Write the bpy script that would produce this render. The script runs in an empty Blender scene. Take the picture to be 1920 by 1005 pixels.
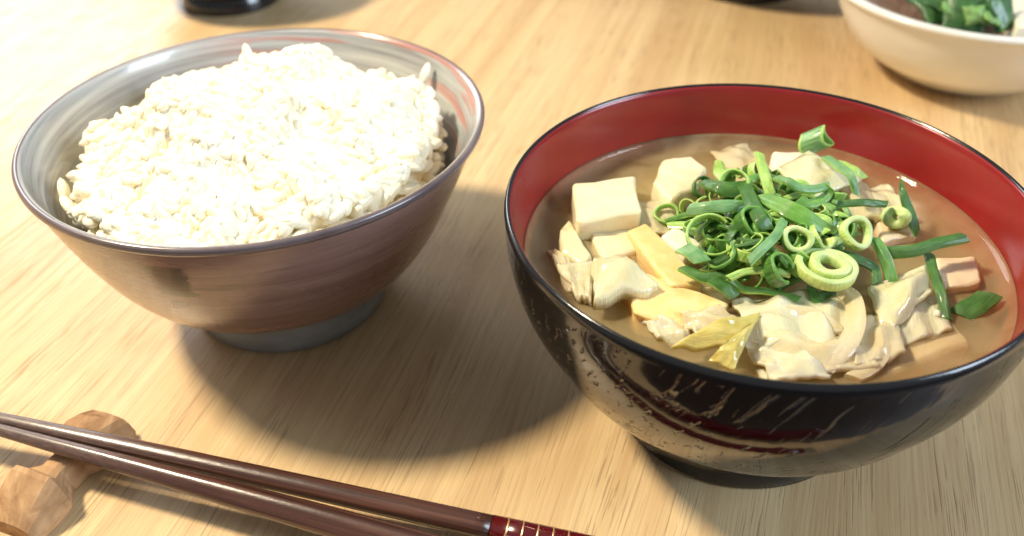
import bpy, bmesh, math, random
from mathutils import Vector, Matrix, noise
from mathutils.bvhtree import BVHTree

random.seed(7)
SC = bpy.context.scene
COL = SC.collection
R = math.radians
PI = math.pi

# ------------------------------------------------------------------ camera
FPX = 1712.77                       # focal length in pixels of a 1920 wide frame
CAM_LOC = Vector((0, 0, 0.17297))
FW = Vector((0.0, 0.79583513, -0.60551338))
RT = Vector((0.99984779, -0.01056425, -0.01388475))
UP = Vector((0.01744677, 0.60542121, 0.795714))
cam_data = bpy.data.cameras.new('camera')
cam = bpy.data.objects.new('camera', cam_data)
COL.objects.link(cam)
cam.matrix_world = Matrix(((RT.x, UP.x, -FW.x, CAM_LOC.x), (RT.y, UP.y, -FW.y, CAM_LOC.y),
                           (RT.z, UP.z, -FW.z, CAM_LOC.z), (0, 0, 0, 1)))
cam_data.sensor_width = 36
cam_data.lens = FPX / 1920 * 36
cam_data.clip_start = 0.005
cam_data.clip_end = 20
cam_data.dof.use_dof = True
cam_data.dof.focus_distance = 0.202
cam_data.dof.aperture_fstop = 13
SC.camera = cam

# ------------------------------------------------------------------ world, lamps, exposure
W = bpy.data.worlds.new('World')
SC.world = W
W.use_nodes = True
W.node_tree.nodes['Background'].inputs[0].default_value = (0.80, 0.83, 0.88, 1)
W.node_tree.nodes['Background'].inputs[1].default_value = 0.33

def area(name, loc, target, sx, sy, power, col):
    d = bpy.data.lights.new(name, 'AREA')
    d.shape = 'RECTANGLE'; d.size = sx; d.size_y = sy; d.energy = power; d.color = col
    o = bpy.data.objects.new(name, d); COL.objects.link(o)
    o.location = loc
    o.rotation_euler = (Vector(target) - Vector(loc)).to_track_quat('-Z', 'Y').to_euler()
    return o

pl = bpy.data.lights.new('pendant_lamp', 'POINT')
pl.energy = 49; pl.color = (1.0, 0.85, 0.62); pl.shadow_soft_size = 0.055
plo = bpy.data.objects.new('pendant_lamp', pl); COL.objects.link(plo)
plo.location = (-0.50, 0.28, 0.72)
area('window_side', (1.9, -0.5, 1.0), (0.05, 0.17, 0), 0.9, 1.1, 55, (0.70, 0.84, 1.0))
area('window_far', (-1.15, 2.1, 0.95), (-0.1, 0.3, 0), 0.9, 0.9, 20, (0.92, 0.95, 1.0))

SC.view_settings.view_transform = 'Standard'
SC.view_settings.look = 'None'
SC.view_settings.gamma = 1
SC.view_settings.exposure = 0.0
SC.cycles.use_denoising = True
SC.cycles.use_adaptive_sampling = True
SC.cycles.adaptive_threshold = 0.015
SC.cycles.max_bounces = 12
SC.cycles.diffuse_bounces = 9
SC.cycles.volume_bounces = 5
SC.cycles.transparent_max_bounces = 12
SC.cycles.sample_clamp_indirect = 6
SC.cycles.caustics_reflective = False
SC.cycles.caustics_refractive = False

# ------------------------------------------------------------------ helpers
def spot(u, v, z):
    """the point at height z on the sight line of photograph position u, v"""
    d = FW + RT * ((u - 960) / FPX) + UP * ((502.5 - v) / FPX)
    return CAM_LOC + d * ((z - CAM_LOC.z) / d.z)

class Mat:
    def __init__(s, name):
        s.m = bpy.data.materials.new(name); s.m.use_nodes = True
        s.nt = s.m.node_tree; s.b = s.nt.nodes['Principled BSDF']; s.out = s.nt.nodes['Material Output']
        s._obj = None
    def n(s, t, **kw):
        nd = s.nt.nodes.new(t)
        for k, v in kw.items(): setattr(nd, k, v)
        return nd
    def link(s, a, b): s.nt.links.new(a, b)
    def put(s, sock, v):
        if hasattr(v, 'is_output'): s.link(v, sock)
        else: sock.default_value = v
    def obj(s):
        if s._obj is None: s._obj = s.n('ShaderNodeTexCoord').outputs['Object']
        return s._obj
    def mapping(s, scale=(1, 1, 1), rot=(0, 0, 0), vec=None, loc=(0, 0, 0)):
        nd = s.n('ShaderNodeMapping'); nd.inputs['Scale'].default_value = scale
        nd.inputs['Rotation'].default_value = rot; nd.inputs['Location'].default_value = loc
        s.link(vec or s.obj(), nd.inputs['Vector']); return nd.outputs[0]
    def noise(s, vec, scale, detail=4, rough=.55, dist=0.0):
        nd = s.n('ShaderNodeTexNoise'); s.link(vec, nd.inputs['Vector'])
        nd.inputs['Scale'].default_value = scale; nd.inputs['Detail'].default_value = detail
        nd.inputs['Roughness'].default_value = rough; nd.inputs['Distortion'].default_value = dist
        return nd.outputs['Fac']
    def ramp(s, fac, stops, interp='LINEAR'):
        nd = s.n('ShaderNodeValToRGB'); s.link(fac, nd.inputs[0]); cr = nd.color_ramp; cr.interpolation = interp
        while len(cr.elements) < len(stops): cr.elements.new(.5)
        for e, (p, c) in zip(cr.elements, stops):
            e.position = p; e.color = (c, c, c, 1) if isinstance(c, (int, float)) else (*c, 1)
        return nd.outputs[0]
    def mix(s, fac, a, b, mode='MIX'):
        nd = s.n('ShaderNodeMix', data_type='RGBA', blend_type=mode)
        s.put(nd.inputs[0], fac)
        s.put(nd.inputs[6], a if hasattr(a, 'is_output') else (*a, 1))
        s.put(nd.inputs[7], b if hasattr(b, 'is_output') else (*b, 1))
        return nd.outputs[2]
    def math(s, op, a, b=0.0, c=0.0):
        nd = s.n('ShaderNodeMath', operation=op)
        for i, v in enumerate((a, b, c)): s.put(nd.inputs[i], v)
        return nd.outputs[0]
    def smooth(s, v, lo, hi):
        nd = s.n('ShaderNodeMapRange', interpolation_type='SMOOTHSTEP')
        s.put(nd.inputs[0], v); nd.inputs[1].default_value = lo; nd.inputs[2].default_value = hi
        return nd.outputs[0]
    def sep(s, vec=None):
        nd = s.n('ShaderNodeSeparateXYZ'); s.link(vec or s.obj(), nd.inputs[0]); return nd.outputs
    def bump(s, h, strength, dist, prev=None):
        nd = s.n('ShaderNodeBump'); nd.inputs['Strength'].default_value = strength
        nd.inputs['Distance'].default_value = dist; s.link(h, nd.inputs['Height'])
        if prev is not None: s.link(prev, nd.inputs['Normal'])
        return nd.outputs[0]
    def set(s, **kw):
        names = dict(color='Base Color', rough='Roughness', metal='Metallic', sss='Subsurface Weight', sssr='Subsurface Radius',
                     ssss='Subsurface Scale', coat='Coat Weight', coatr='Coat Roughness', trans='Transmission Weight', ior='IOR',
                     normal='Normal', spec='Specular IOR Level', coatn='Coat Normal', cior='Coat IOR')
        for k, v in kw.items():
            sock = s.b.inputs[names[k]]
            if isinstance(v, tuple) and len(v) == 3 and k == 'color': v = (*v, 1)
            s.put(sock, v)
        return s

def mesh_obj(name, verts, faces, mats, parent=None, smooth=True, midx=None, loc=None):
    me = bpy.data.meshes.new(name)
    me.from_pydata([tuple(v) for v in verts], [], faces)
    for m in (mats if isinstance(mats, (list, tuple)) else [mats]): me.materials.append(m.m if isinstance(m, Mat) else m)
    if midx is not None: me.polygons.foreach_set('material_index', midx)
    me.polygons.foreach_set('use_smooth', [smooth] * len(me.polygons))
    me.update()
    o = bpy.data.objects.new(name, me); COL.objects.link(o)
    if parent is not None: o.parent = parent
    if loc is not None: o.location = loc
    return o

def bm_obj(name, bm, mats, parent=None, smooth=True, loc=None):
    me = bpy.data.meshes.new(name); bm.normal_update(); bm.to_mesh(me); bm.free()
    for m in (mats if isinstance(mats, (list, tuple)) else [mats]): me.materials.append(m.m if isinstance(m, Mat) else m)
    me.polygons.foreach_set('use_smooth', [smooth] * len(me.polygons)); me.update()
    o = bpy.data.objects.new(name, me); COL.objects.link(o)
    if parent is not None: o.parent = parent
    if loc is not None: o.location = loc
    return o

def tag(o, label, cat, group=None, kind=None):
    o['label'] = label; o['category'] = cat
    if group: o['group'] = group
    if kind: o['kind'] = kind
    return o

def empty(name, loc, rz=0):
    o = bpy.data.objects.new(name, None); COL.objects.link(o); o.location = loc; o.rotation_euler = (0, 0, rz)
    o.empty_display_size = 0.01
    return o

def catmull(pts, n):
    """n samples of a smooth curve through the points (Vectors or tuples)"""
    pts = [Vector(p) for p in pts]
    P = [pts[0] * 2 - pts[1]] + pts + [pts[-1] * 2 - pts[-2]]
    out = []
    segs = len(pts) - 1
    for i in range(n):
        t = i / (n - 1) * segs; k = min(int(t), segs - 1); t -= k
        a, b, c, d = P[k], P[k + 1], P[k + 2], P[k + 3]
        out.append(0.5 * ((2 * b) + (c - a) * t + (2 * a - 5 * b + 4 * c - d) * t * t + (3 * b - a - 3 * c + d) * t ** 3))
    return out

def lathe(profile, seg=96, close=False, shift=None, wob=0.0):
    """profile: list of (r, z); shift(z)->(dx, dy)"""
    V, F = [], []
    for r, z in profile:
        for k in range(seg):
            a = 2 * PI * k / seg
            rr = r * (1 + wob * (math.sin(2 * a + 0.6) + 0.6 * math.sin(3 * a + 2.0)))
            dx, dy = shift(z) if shift else (0, 0)
            V.append((rr * math.cos(a) + dx, rr * math.sin(a) + dy, z))
    n = len(profile)
    for i in range(n - 1 if not close else n):
        j = (i + 1) % n
        for k in range(seg):
            l = (k + 1) % seg
            F.append((i * seg + k, i * seg + l, j * seg + l, j * seg + k))
    return V, F

def cap(V, F, ring_start, seg, centre, flip=False):
    c = len(V); V.append(centre)
    for k in range(seg):
        l = (k + 1) % seg
        f = (ring_start + k, ring_start + l, c)
        F.append(f if not flip else f[::-1])

# ------------------------------------------------------------------ table
GRAIN = math.atan2(0.29517, 0.95544)          # the boards run away from us, a little to the right
def table_material():
    m = Mat('oiled_oak')
    v0 = m.mapping(rot=(0, 0, GRAIN))          # y now runs along the grain
    warp = m.noise(m.mapping((9, 1.6, 1), vec=v0), 2.0, 2)
    wv = m.n('ShaderNodeCombineXYZ'); m.link(m.math('MULTIPLY', warp, 0.020), wv.inputs[0])
    vv = m.n('ShaderNodeVectorMath', operation='ADD'); m.link(v0, vv.inputs[0]); m.link(wv.outputs[0], vv.inputs[1]); v = vv.outputs[0]
    broad = m.noise(m.mapping((34, 1.5, 1), vec=v), 1.0, 3, .6)
    band = m.noise(m.mapping((150, 3.0, 1), vec=v), 1.0, 3, .55)
    fine = m.noise(m.mapping((1500, 9, 1), vec=v), 1.0, 3, .65)
    col = m.ramp(broad, [(.25, (.57, .39, .195)), (.52, (.665, .485, .255)), (.8, (.735, .56, .32))])
    col = m.mix(m.math('MULTIPLY', m.smooth(band, .38, .72), .45), col, (.48, .29, .135))
    col = m.mix(m.math('MULTIPLY', m.smooth(fine, .40, .72), .50), col, (.43, .25, .115))
    # open pores: short dark dashes along the grain
    p1 = m.noise(m.mapping((2600, 60, 1), vec=v), 1.0, 2, .5)
    p2 = m.noise(m.mapping((1500, 32, 1), vec=v, loc=(3.1, 1.7, 0)), 1.0, 2, .5)
    clus = m.smooth(m.noise(m.mapping((95, 5, 1), vec=v), 1.0, 2, .5), .40, .62)
    pore = m.math('MULTIPLY', m.math('MAXIMUM', m.smooth(p1, .58, .66), m.smooth(p2, .59, .67)), m.math('MULTIPLY_ADD', clus, .75, .25))
    col = m.mix(m.math('MULTIPLY', pore, .5), col, (.20, .105, .05))
    rough = m.math('MULTIPLY_ADD', fine, .22, .25)
    nrm = m.bump(pore, .35, -.0002)
    nrm = m.bump(fine, .25, .00012, nrm)
    m.set(color=col, rough=m.math('MULTIPLY_ADD', pore, .3, rough), normal=nrm, spec=.45)
    return m

bm = bmesh.new()
bmesh.ops.create_cube(bm, size=1)
bmesh.ops.scale(bm, vec=(1.5, 1.02, .035), verts=bm.verts)
bmesh.ops.bevel(bm, geom=bm.edges[:], offset=.004, segments=3, affect='EDGES')
table = bm_obj('table', bm, table_material(), smooth=False, loc=(0, .607, -.0175))
tag(table, 'pale oak table top with fine dark pores under the bowls', 'table', kind='structure')

floor_m = Mat('dark_floor')  # unseen floor, added to darken what the black bowl reflects
fn_ = floor_m.noise(floor_m.mapping((12, 2, 1)), 1.0, 3)
floor_m.set(color=floor_m.ramp(fn_, [(.3, (.050, .030, .018)), (.7, (.085, .052, .032))]), rough=.5)
floor = mesh_obj('floor', [(-4, -4, 0), (4, -4, 0), (4, 5, 0), (-4, 5, 0)], [(0, 1, 2, 3)], floor_m, loc=(0, 0, -.72))
floor['kind'] = 'structure'; floor['label'] = 'unseen dark wooden floor added below the table'

# ------------------------------------------------------------------ rice bowl
RC = Vector((-0.06665, 0.21735, 0.0))
def rice_bowl_outer_mat():
    m = Mat('brown_brushed_glaze')
    x, y, z = m.sep()
    n1 = m.noise(m.mapping((16, 16, 300)), 1.0, 5, .7, .3)
    n2 = m.noise(m.mapping((26, 26, 110), loc=(1, 2, 3)), 1.0, 3, .6)
    col = m.ramp(n1, [(.25, (.150, .080, .070)), (.5, (.225, .128, .108)), (.78, (.33, .205, .17))])
    col = m.mix(m.math('MULTIPLY', m.smooth(n2, .45, .75), .45), col, (.23, .115, .105))
    # a dark reflection painted into the glaze colour, its smeared streaks trailing to one side
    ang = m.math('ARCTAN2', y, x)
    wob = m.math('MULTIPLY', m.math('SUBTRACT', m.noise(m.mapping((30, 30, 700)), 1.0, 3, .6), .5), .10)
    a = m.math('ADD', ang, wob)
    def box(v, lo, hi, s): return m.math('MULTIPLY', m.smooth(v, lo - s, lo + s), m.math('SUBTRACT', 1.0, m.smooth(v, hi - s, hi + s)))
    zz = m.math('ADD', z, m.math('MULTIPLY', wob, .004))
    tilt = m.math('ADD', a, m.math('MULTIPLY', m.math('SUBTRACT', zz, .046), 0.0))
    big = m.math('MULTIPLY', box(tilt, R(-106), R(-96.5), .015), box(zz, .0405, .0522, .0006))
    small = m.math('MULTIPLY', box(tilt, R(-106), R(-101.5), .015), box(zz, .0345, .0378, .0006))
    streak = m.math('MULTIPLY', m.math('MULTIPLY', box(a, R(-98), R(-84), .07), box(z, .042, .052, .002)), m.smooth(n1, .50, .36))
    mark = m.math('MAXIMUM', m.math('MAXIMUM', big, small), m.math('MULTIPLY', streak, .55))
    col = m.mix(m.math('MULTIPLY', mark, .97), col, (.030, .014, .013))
    nrm = m.bump(n1, .20, .0005)
    m.set(color=col, rough=m.math('MULTIPLY_ADD', n2, .2, .16), normal=nrm, coat=.6, coatr=.14)
    return m
def rice_bowl_inner_mat():
    m = Mat('grey_celadon_glaze')
    x, y, z = m.sep()
    ang = m.math('ARCTAN2', y, x)
    zt = m.n('ShaderNodeCombineXYZ')       # brush strokes climb slowly round the wall
    m.link(m.math('COSINE', ang), zt.inputs[0]); m.link(m.math('SINE', ang), zt.inputs[1])
    m.link(m.math('ADD', m.math('MULTIPLY', m.math('SINE', m.math('MULTIPLY', ang, 2.0)), 0.0012), z), zt.inputs[2])
    n1 = m.noise(m.mapping((.9, .9, 520), vec=zt.outputs[0]), 1.0, 4, .6)
    n2 = m.noise(m.mapping((1.1, 1.1, 330), vec=zt.outputs[0], loc=(4, 1, 2)), 1.0, 3, .5)
    n3 = m.noise(m.mapping((70, 70, 70)), 1.0, 3, .5)
    col = m.ramp(n1, [(.3, (.21, .21, .22)), (.5, (.37, .375, .375)), (.72, (.55, .56, .54))])
    col = m.mix(m.math('MULTIPLY', m.smooth(n3, .4, .7), .25), col, (.36, .42, .38))
    red = m.math('MULTIPLY', m.smooth(n2, .52, .60), m.smooth(m.math('COSINE', m.math('SUBTRACT', ang, .75)), .05, .8))
    col = m.mix(m.math('MULTIPLY', red, .6), col, (.47, .13, .09))
    m.set(color=col, rough=.2, normal=m.bump(n1, .2, .0004), coat=.4, coatr=.08)
    return m
def rim_glaze():
    m = Mat('iron_brown_rim')
    n = m.noise(m.mapping((60, 60, 60)), 1.0, 4, .6)
    m.set(color=m.ramp(n, [(.3, (.085, .060, .060)), (.7, (.19, .150, .150))]), rough=.28, coat=.4, coatr=.12, normal=m.bump(n, .15, .0003))
    return m
def foot_glaze():
    m = Mat('grey_foot_glaze')
    n = m.noise(m.mapping((50, 50, 140)), 1.0, 4, .6)
    m.set(color=m.ramp(n, [(.3, (.20, .22, .225)), (.7, (.33, .355, .355))]), rough=.3, normal=m.bump(n, .15, .0003))
    return m

def rice_shift(z):
    t = max(0, min(1, z / .0594))
    return (-0.0013 * math.sin(PI * t), 0)
bowl = empty('rice_bowl', RC)
tag(bowl, 'brown glazed ceramic bowl with grey inside holding white rice', 'bowl')
HR = .0594
outer = catmull([(.0272, 0, .0085), (.0348, 0, .0138), (.0412, 0, .0195), (.0459, 0, .026), (.0490, 0, .032), (.0525, 0, .040), (.0563, 0, .050), (.0587, 0, .0570)], 40)
V, F = lathe([(p.x, p.z) for p in outer], 128, shift=rice_shift, wob=.003)
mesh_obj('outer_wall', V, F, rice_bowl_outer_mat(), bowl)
inner = catmull([(.0586, 0, .0592), (.0574, 0, .0578), (.0543, 0, .050), (.0500, 0, .040), (.0425, 0, .028), (.032, 0, .018), (.016, 0, .0125), (.0005, 0, .0118)], 36)
V, F = lathe([(p.x, p.z) for p in inner], 128, shift=rice_shift, wob=.003)
mesh_obj('inner_wall', V, F, rice_bowl_inner_mat(), bowl)
lip = [(.0584, .0590), (.0588, .0593), (.0592, HR), (.0597, .0592), (.06000, .0587), (.0599, .0578), (.0593, .0570), (.0586, .0566)]
V, F = lathe(lip, 128, shift=rice_shift, wob=.003)
mesh_obj('rim', V, F, rim_glaze(), bowl)
V, F = lathe([(.0235, .009), (.0240, .0008), (.0248, 0), (.0272, 0), (.0282, .0008), (.0284, .006), (.0279, .0100)], 96)
mesh_obj('foot', V, F, foot_glaze(), bowl)

# ------------------------------------------------------------------ cooked rice
rice_mat = Mat('cooked_rice')
gi = rice_mat.n('ShaderNodeObjectInfo')
rn = rice_mat.noise(rice_mat.mapping((160, 160, 160)), 1.0, 2)
rice_mat.set(color=rice_mat.ramp(rn, [(.3, (.89, .805, .575)), (.7, (.945, .895, .745))]), rough=.42, spec=.35)

PITS = []
for (u, v, dp, sr) in ((690, 268, .0060, .0030), (552, 312, .0060, .0026), (305, 272, .0035, .0022), (520, 330, .0030, .0040), (600, 165, .0025, .003), (660, 190, .003, .004), (470, 340, .004, .002), (410, 395, .003, .0025), (230, 330, .0025, .002), (720, 330, .003, .0025)):
    q_ = spot(u, v, HR + .003) - RC; PITS.append((q_.x, q_.y, dp, sr))

def heap(x, y):
    """height of the rice above the table at x, y from the bowl's axis"""
    r = math.hypot(x, y)
    base = HR - .0062 + .0140 * (1 - (min(r, .055) / .050) ** 2.0) - .0016 * max(0, y) / .04
    q = Vector((x * 48, y * 48, 3.7))
    lump = noise.noise(q) * .0064 + noise.noise(q * 2.3 + Vector((5, 1, 2))) * .0042 + noise.noise(q * 4.6) * .0016
    lump -= .0055 * max(0, noise.noise(q * 1.6 + Vector((8, 4, 7))) - .22) * 2
    # a scooped ledge on the near right side
    s = (x * .35 - y * .94 - .010) / .008
    ledge = -.0042 / (1 + math.exp(-s * 2.5)) * (1 if x > -.03 else max(0, 1 + (x + .03) / .015))
    for (px, py, dp, sr) in PITS:
        lump -= dp * math.exp(-((x - px) ** 2 + (y - py) ** 2) / (sr * sr))
    return base + lump + ledge

def rice_limit(a):
    # the rice leaves part of the wall bare, least at the near side
    front = max(0, -math.sin(a + .25))
    return .0448 + .0036 * front + .0011 * math.sin(3 * a + 1) + .0012 * math.sin(7 * a)

def wall_radius(z):
    zs = [(.0118, .004), (.018, .032), (.028, .0425), (.040, .0500), (.050, .0543), (.057, .0565)]
    for (z0, r0), (z1, r1) in zip(zs, zs[1:]):
        if z <= z1: return r0 + (r1 - r0) * max(0, (z - z0) / (z1 - z0))
    return .0565

def grain_mesh(L, wd, bend, seed):
    rng = random.Random(seed)
    V, F = [], []
    nl, na = 9, 8
    for i in range(1, nl):
        t = i / nl
        prof = (math.sin(PI * t) ** .55)
        if t < .2: prof *= .9
        x = (t - .5) * L
        for k in range(na):
            a = 2 * PI * k / na
            rr = wd / 2 * prof * (1 + .05 * rng.uniform(-1, 1))
            V.append((x, rr * math.cos(a) * 1.05 + bend * (x / L) ** 2 * L, rr * math.sin(a) * .86))
    for i in range(nl - 2):
        for k in range(na):
            l = (k + 1) % na
            F.append((i * na + k, (i + 1) * na + k, (i + 1) * na + l, i * na + l))
    s = len(V); V.append((-L / 2, bend * L * .25, 0)); V.append((L / 2, bend * L * .25, 0))
    for k in range(na):
        l = (k + 1) % na
        F.append((s, k, l)); e = (nl - 2) * na; F.append((s + 1, e + l, e + k))
    return V, F
GM = [grain_mesh(.0071 * f, .0029 * g, b, i) for i, (f, g, b) in enumerate([(1, 1, .12), (.9, 1.06, .2), (1.1, .95, .06), (.82, 1.08, .1), (1.0, 1.05, -.15), (.72, 1.0, .0)])]
GME = []
for V, F in GM:
    me = bpy.data.meshes.new('rice_grain'); me.from_pydata(V, [], F); me.materials.append(rice_mat.m)
    me.polygons.foreach_set('use_smooth', [True] * len(me.polygons)); me.update(); GME.append(me)

grains = []
rng = random.Random(21)
def add_grain(x, y, z, yaw, pitch, roll, k):
    M = Matrix.Translation((x, y, z)) @ Matrix.Rotation(yaw, 4, 'Z') @ Matrix.Rotation(pitch, 4, 'Y') @ Matrix.Rotation(roll, 4, 'X')
    grains.append((M, k))
N_SURF = 2300
for i in range(N_SURF):
    rr = math.sqrt((i + .5) / N_SURF); a = i * 2.399963 + rng.uniform(-.1, .1)
    lim = rice_limit(a)
    r = rr * lim
    x, y = r * math.cos(a), r * math.sin(a)
    layer = rng.random()
    z = heap(x, y) + .0005 - .0012 * layer
    e = .003
    gx = (heap(x + e, y) - heap(x - e, y)) / (2 * e); gy = (heap(x, y + e) - heap(x, y - e)) / (2 * e)
    yaw = rng.uniform(0, 2 * PI)
    pitch = -math.atan(gx * math.cos(yaw) + gy * math.sin(yaw)) + rng.gauss(0, .16 if rng.random() < .75 else .7)
    add_grain(x, y, z, yaw, pitch, rng.uniform(0, 6), rng.randrange(6))
# steep flank against the wall, and loose grains
for i in range(420):
    a = rng.uniform(0, 2 * PI); d = rng.random() * .014
    z = heap(rice_limit(a) * math.cos(a), rice_limit(a) * math.sin(a)) - d
    r = min(wall_radius(z) - .0034, rice_limit(a) + .0008 + rng.uniform(-.001, .0010))
    add_grain(r * math.cos(a), r * math.sin(a), z, a + PI / 2 + rng.gauss(0, .35), rng.gauss(0, .3), 0, rng.randrange(6))
# sprig standing off the far right edge
for (u, v, z, yaw, pt) in ((797, 140, HR - .004, 1.05, -.85), (775, 168, HR - .006, .75, -.35), (465, 105, HR + .0045, 1.9, -.9), (120, 358, HR - .010, 2.0, -.6), (128, 385, HR - .010, 2.3, -.3)):
    p = spot(u, v, z) - RC
    add_grain(p.x, p.y, p.z, yaw, pt, 0, 2)

# which grains show largest from the front
allV, allF, owner = [], [], []
for gi_, (M, k) in enumerate(grains):
    b = len(allV); Vv, Ff = GM[k]
    allV += [M @ Vector(v) + RC for v in Vv]
    for f in Ff:
        allF.append(tuple(b + q for q in f)); owner.append(gi_)
tree = BVHTree.FromPolygons(allV, allF)
score = [0] * len(grains)
for iu in range(0, 900, 5):
    for iv in range(50, 480, 5):
        d = FW + RT * ((iu - 960) / FPX) + UP * ((502.5 - iv) / FPX)
        hit = tree.ray_cast(CAM_LOC, d)
        if hit[2] is not None: score[owner[hit[2]]] += 1
order = sorted(range(len(grains)), key=lambda i: -score[i])
big = set(order[:300])
rice = empty('cooked_rice', RC + Vector((0, 0, .0125)))
tag(rice, 'heap of steamed white rice filling the brown ceramic bowl', 'rice')
for i in order[:300]:
    M, k = grains[i]
    o = bpy.data.objects.new('rice_grain', GME[k]); COL.objects.link(o); o.parent = rice
    o.matrix_local = Matrix.Translation((0, 0, -.0125)) @ M
V, F = [], []
for i, (M, k) in enumerate(grains):
    if i in big: continue
    b = len(V); V += [(M @ Vector(v)) - Vector((0, 0, .0125)) for v in GM[k][0]]; F += [tuple(b + q for q in f) for f in GM[k][1]]
o = mesh_obj('more_grains', V, F, rice_mat, rice); o['kind'] = 'stuff'
# the packed inside of the heap
prof = []
V, F = [], []
nr, na = 60, 160
for i in range(nr + 1):
    for k in range(na):
        a = 2 * PI * k / na; r = i / nr * (rice_limit(a) - .0010)
        x, y = r * math.cos(a), r * math.sin(a)
        V.append((x, y, heap(x, y) + .0007 + .0009 * noise.noise(Vector((x * 300, y * 300, 1))) - .0125))
for i in range(nr):
    for k in range(na):
        l = (k + 1) % na; F.append((i * na + k, (i + 1) * na + k, (i + 1) * na + l, i * na + l))
for (sc, z) in ((.93, .040), (.80, .030), (.6, .0225), (.2, .0165)):
    b = len(V)
    for k in range(na):
        a = 2 * PI * k / na; V.append((.0475 * sc * math.cos(a), .0475 * sc * math.sin(a), z - .0125))
    for k in range(na):
        l = (k + 1) % na; F.append((b - na + k, b + k, b + l, b - na + l))
o = mesh_obj('packed_rice', V, F, rice_mat, rice); o['kind'] = 'stuff'

# ------------------------------------------------------------------ lacquer soup bowl
SB = Vector((0.05716, 0.16974, 0.0))
HS = .0616
def black_lacquer():
    m = Mat('black_lacquer')
    sh = m.n('ShaderNodeVectorMath', operation='ADD')
    x, y, z = m.sep()
    cv = m.n('ShaderNodeCombineXYZ'); m.link(m.math('MULTIPLY', z, -.55), cv.inputs[0]); m.link(m.math('MULTIPLY', z, .1), cv.inputs[1])
    m.link(m.obj(), sh.inputs[0]); m.link(cv.outputs[0], sh.inputs[1]); v = sh.outputs[0]
    wavy = m.noise(m.mapping((60, 60, 60), vec=v), 1.0, 2)
    w2 = m.n('ShaderNodeVectorMath', operation='ADD'); c2 = m.n('ShaderNodeCombineXYZ')
    m.link(m.math('MULTIPLY', wavy, .006), c2.inputs[0]); m.link(v, w2.inputs[0]); m.link(c2.outputs[0], w2.inputs[1]); v = w2.outputs[0]
    g1 = m.noise(m.mapping((560, 560, 16), vec=v), 1.0, 2, .5)
    g2 = m.noise(m.mapping((900, 900, 60), vec=v), 1.0, 2, .5)
    line = m.smooth(g1, .60, .70)
    fine = m.smooth(g2, .62, .72)
    broad = m.noise(m.mapping((130, 130, 14), vec=v), 1.0, 2)
    n = m.bump(line, .8, -.0010)
    n = m.bump(fine, .08, -.0002, n)
    n = m.bump(broad, .12, .0012, n)
    m.set(color=m.mix(line, (.006, .0045, .0042), (.025, .009, .007)), rough=.09, normal=n, spec=1.0)
    return m
def plain_black(name='black_rim_lacquer'):
    m = Mat(name)
    n = m.noise(m.mapping((900, 900, 900)), 1.0, 3, .6)
    m.set(color=(.008, .008, .0095), rough=.17, spec=.5, coat=.4, coatr=.08, normal=m.bump(n, .18, .0002))
    return m
def red_lacquer():
    m = Mat('red_lacquer')
    n = m.noise(m.mapping((60, 60, 90)), 1.0, 3)
    m.set(color=m.ramp(n, [(.3, (.22, .010, .011)), (.7, (.28, .015, .015))]), rough=.24, spec=.5, coat=.3, coatr=.12, normal=m.bump(n, .08, .0003))
    return m
M_BLK, M_RIM, M_RED = black_lacquer(), plain_black(), red_lacquer()
def soup_bowl(loc, label):
    b = empty('soup_bowl', loc)
    tag(b, label, 'bowl')
    op = catmull([(.0268, 0, .0078), (.0344, 0, .0120), (.0397, 0, .017), (.0459, 0, .023), (.0503, 0, .030), (.0554, 0, .040), (.0580, 0, .050), (.0587, 0, .0590)], 48)
    V, F = lathe([(p.x, p.z) for p in op], 160); mesh_obj('outer_wall', V, F, M_BLK, b)
    ip = catmull([(.0575, 0, .06115), (.0569, 0, .0600), (.0555, 0, .0530), (.0540, 0, .0463), (.0510, 0, .038), (.0440, 0, .026), (.034, 0, .0175), (.018, 0, .013), (.0005, 0, .0125)], 40)
    V, F = lathe([(p.x, p.z) for p in ip], 160); mesh_obj('inner_wall', V, F, M_RED, b)
    lp = [(.0574, .0610), (.0576, .0614), (.0580, HS), (.0583, .0613), (.05868, .0607), (.0588, .0598), (.0587, .0589)]
    V, F = lathe(lp, 160); mesh_obj('rim', V, F, M_RIM, b)
    V, F = lathe([(.0255, .009), (.0262, .001), (.0270, 0), (.0302, 0), (.0308, .0008), (.0302, .0045), (.0290, .0085), (.0276, .0105)], 128); mesh_obj('foot', V, F, M_RIM, b)
    return b
soup_bowl(SB, 'black lacquer bowl with red inside and visible wood grain holding miso soup')

# broth
ZB = .0458
broth_m = Mat('miso_broth')
nt = broth_m.nt
nt.nodes.remove(broth_m.b)
tr0 = broth_m.n('ShaderNodeBsdfTransparent'); tr0.inputs[0].default_value = (1, .97, .92, 1)
df = broth_m.n('ShaderNodeBsdfDiffuse'); cl_ = broth_m.noise(broth_m.mapping((85, 85, 85)), 1.0, 4, .6, .8)
broth_m.link(broth_m.ramp(cl_, [(.3, (.86, .66, .32)), (.7, (.93, .78, .46))]), df.inputs[0])
tr = broth_m.n('ShaderNodeMixShader'); broth_m.link(broth_m.math('MULTIPLY_ADD', broth_m.smooth(cl_, .15, .9), .16, .08), tr.inputs[0]); broth_m.link(tr0.outputs[0], tr.inputs[1]); broth_m.link(df.outputs[0], tr.inputs[2])
gl = broth_m.n('ShaderNodeBsdfGlossy'); gl.inputs['Roughness'].default_value = .03
wn = broth_m.noise(broth_m.mapping((60, 60, 60)), 1.0, 2)
bn = broth_m.bump(wn, .25, .002)
broth_m.link(bn, gl.inputs['Normal'])
fr = broth_m.n('ShaderNodeFresnel'); fr.inputs[0].default_value = 1.34; broth_m.link(bn, fr.inputs['Normal'])
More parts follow.
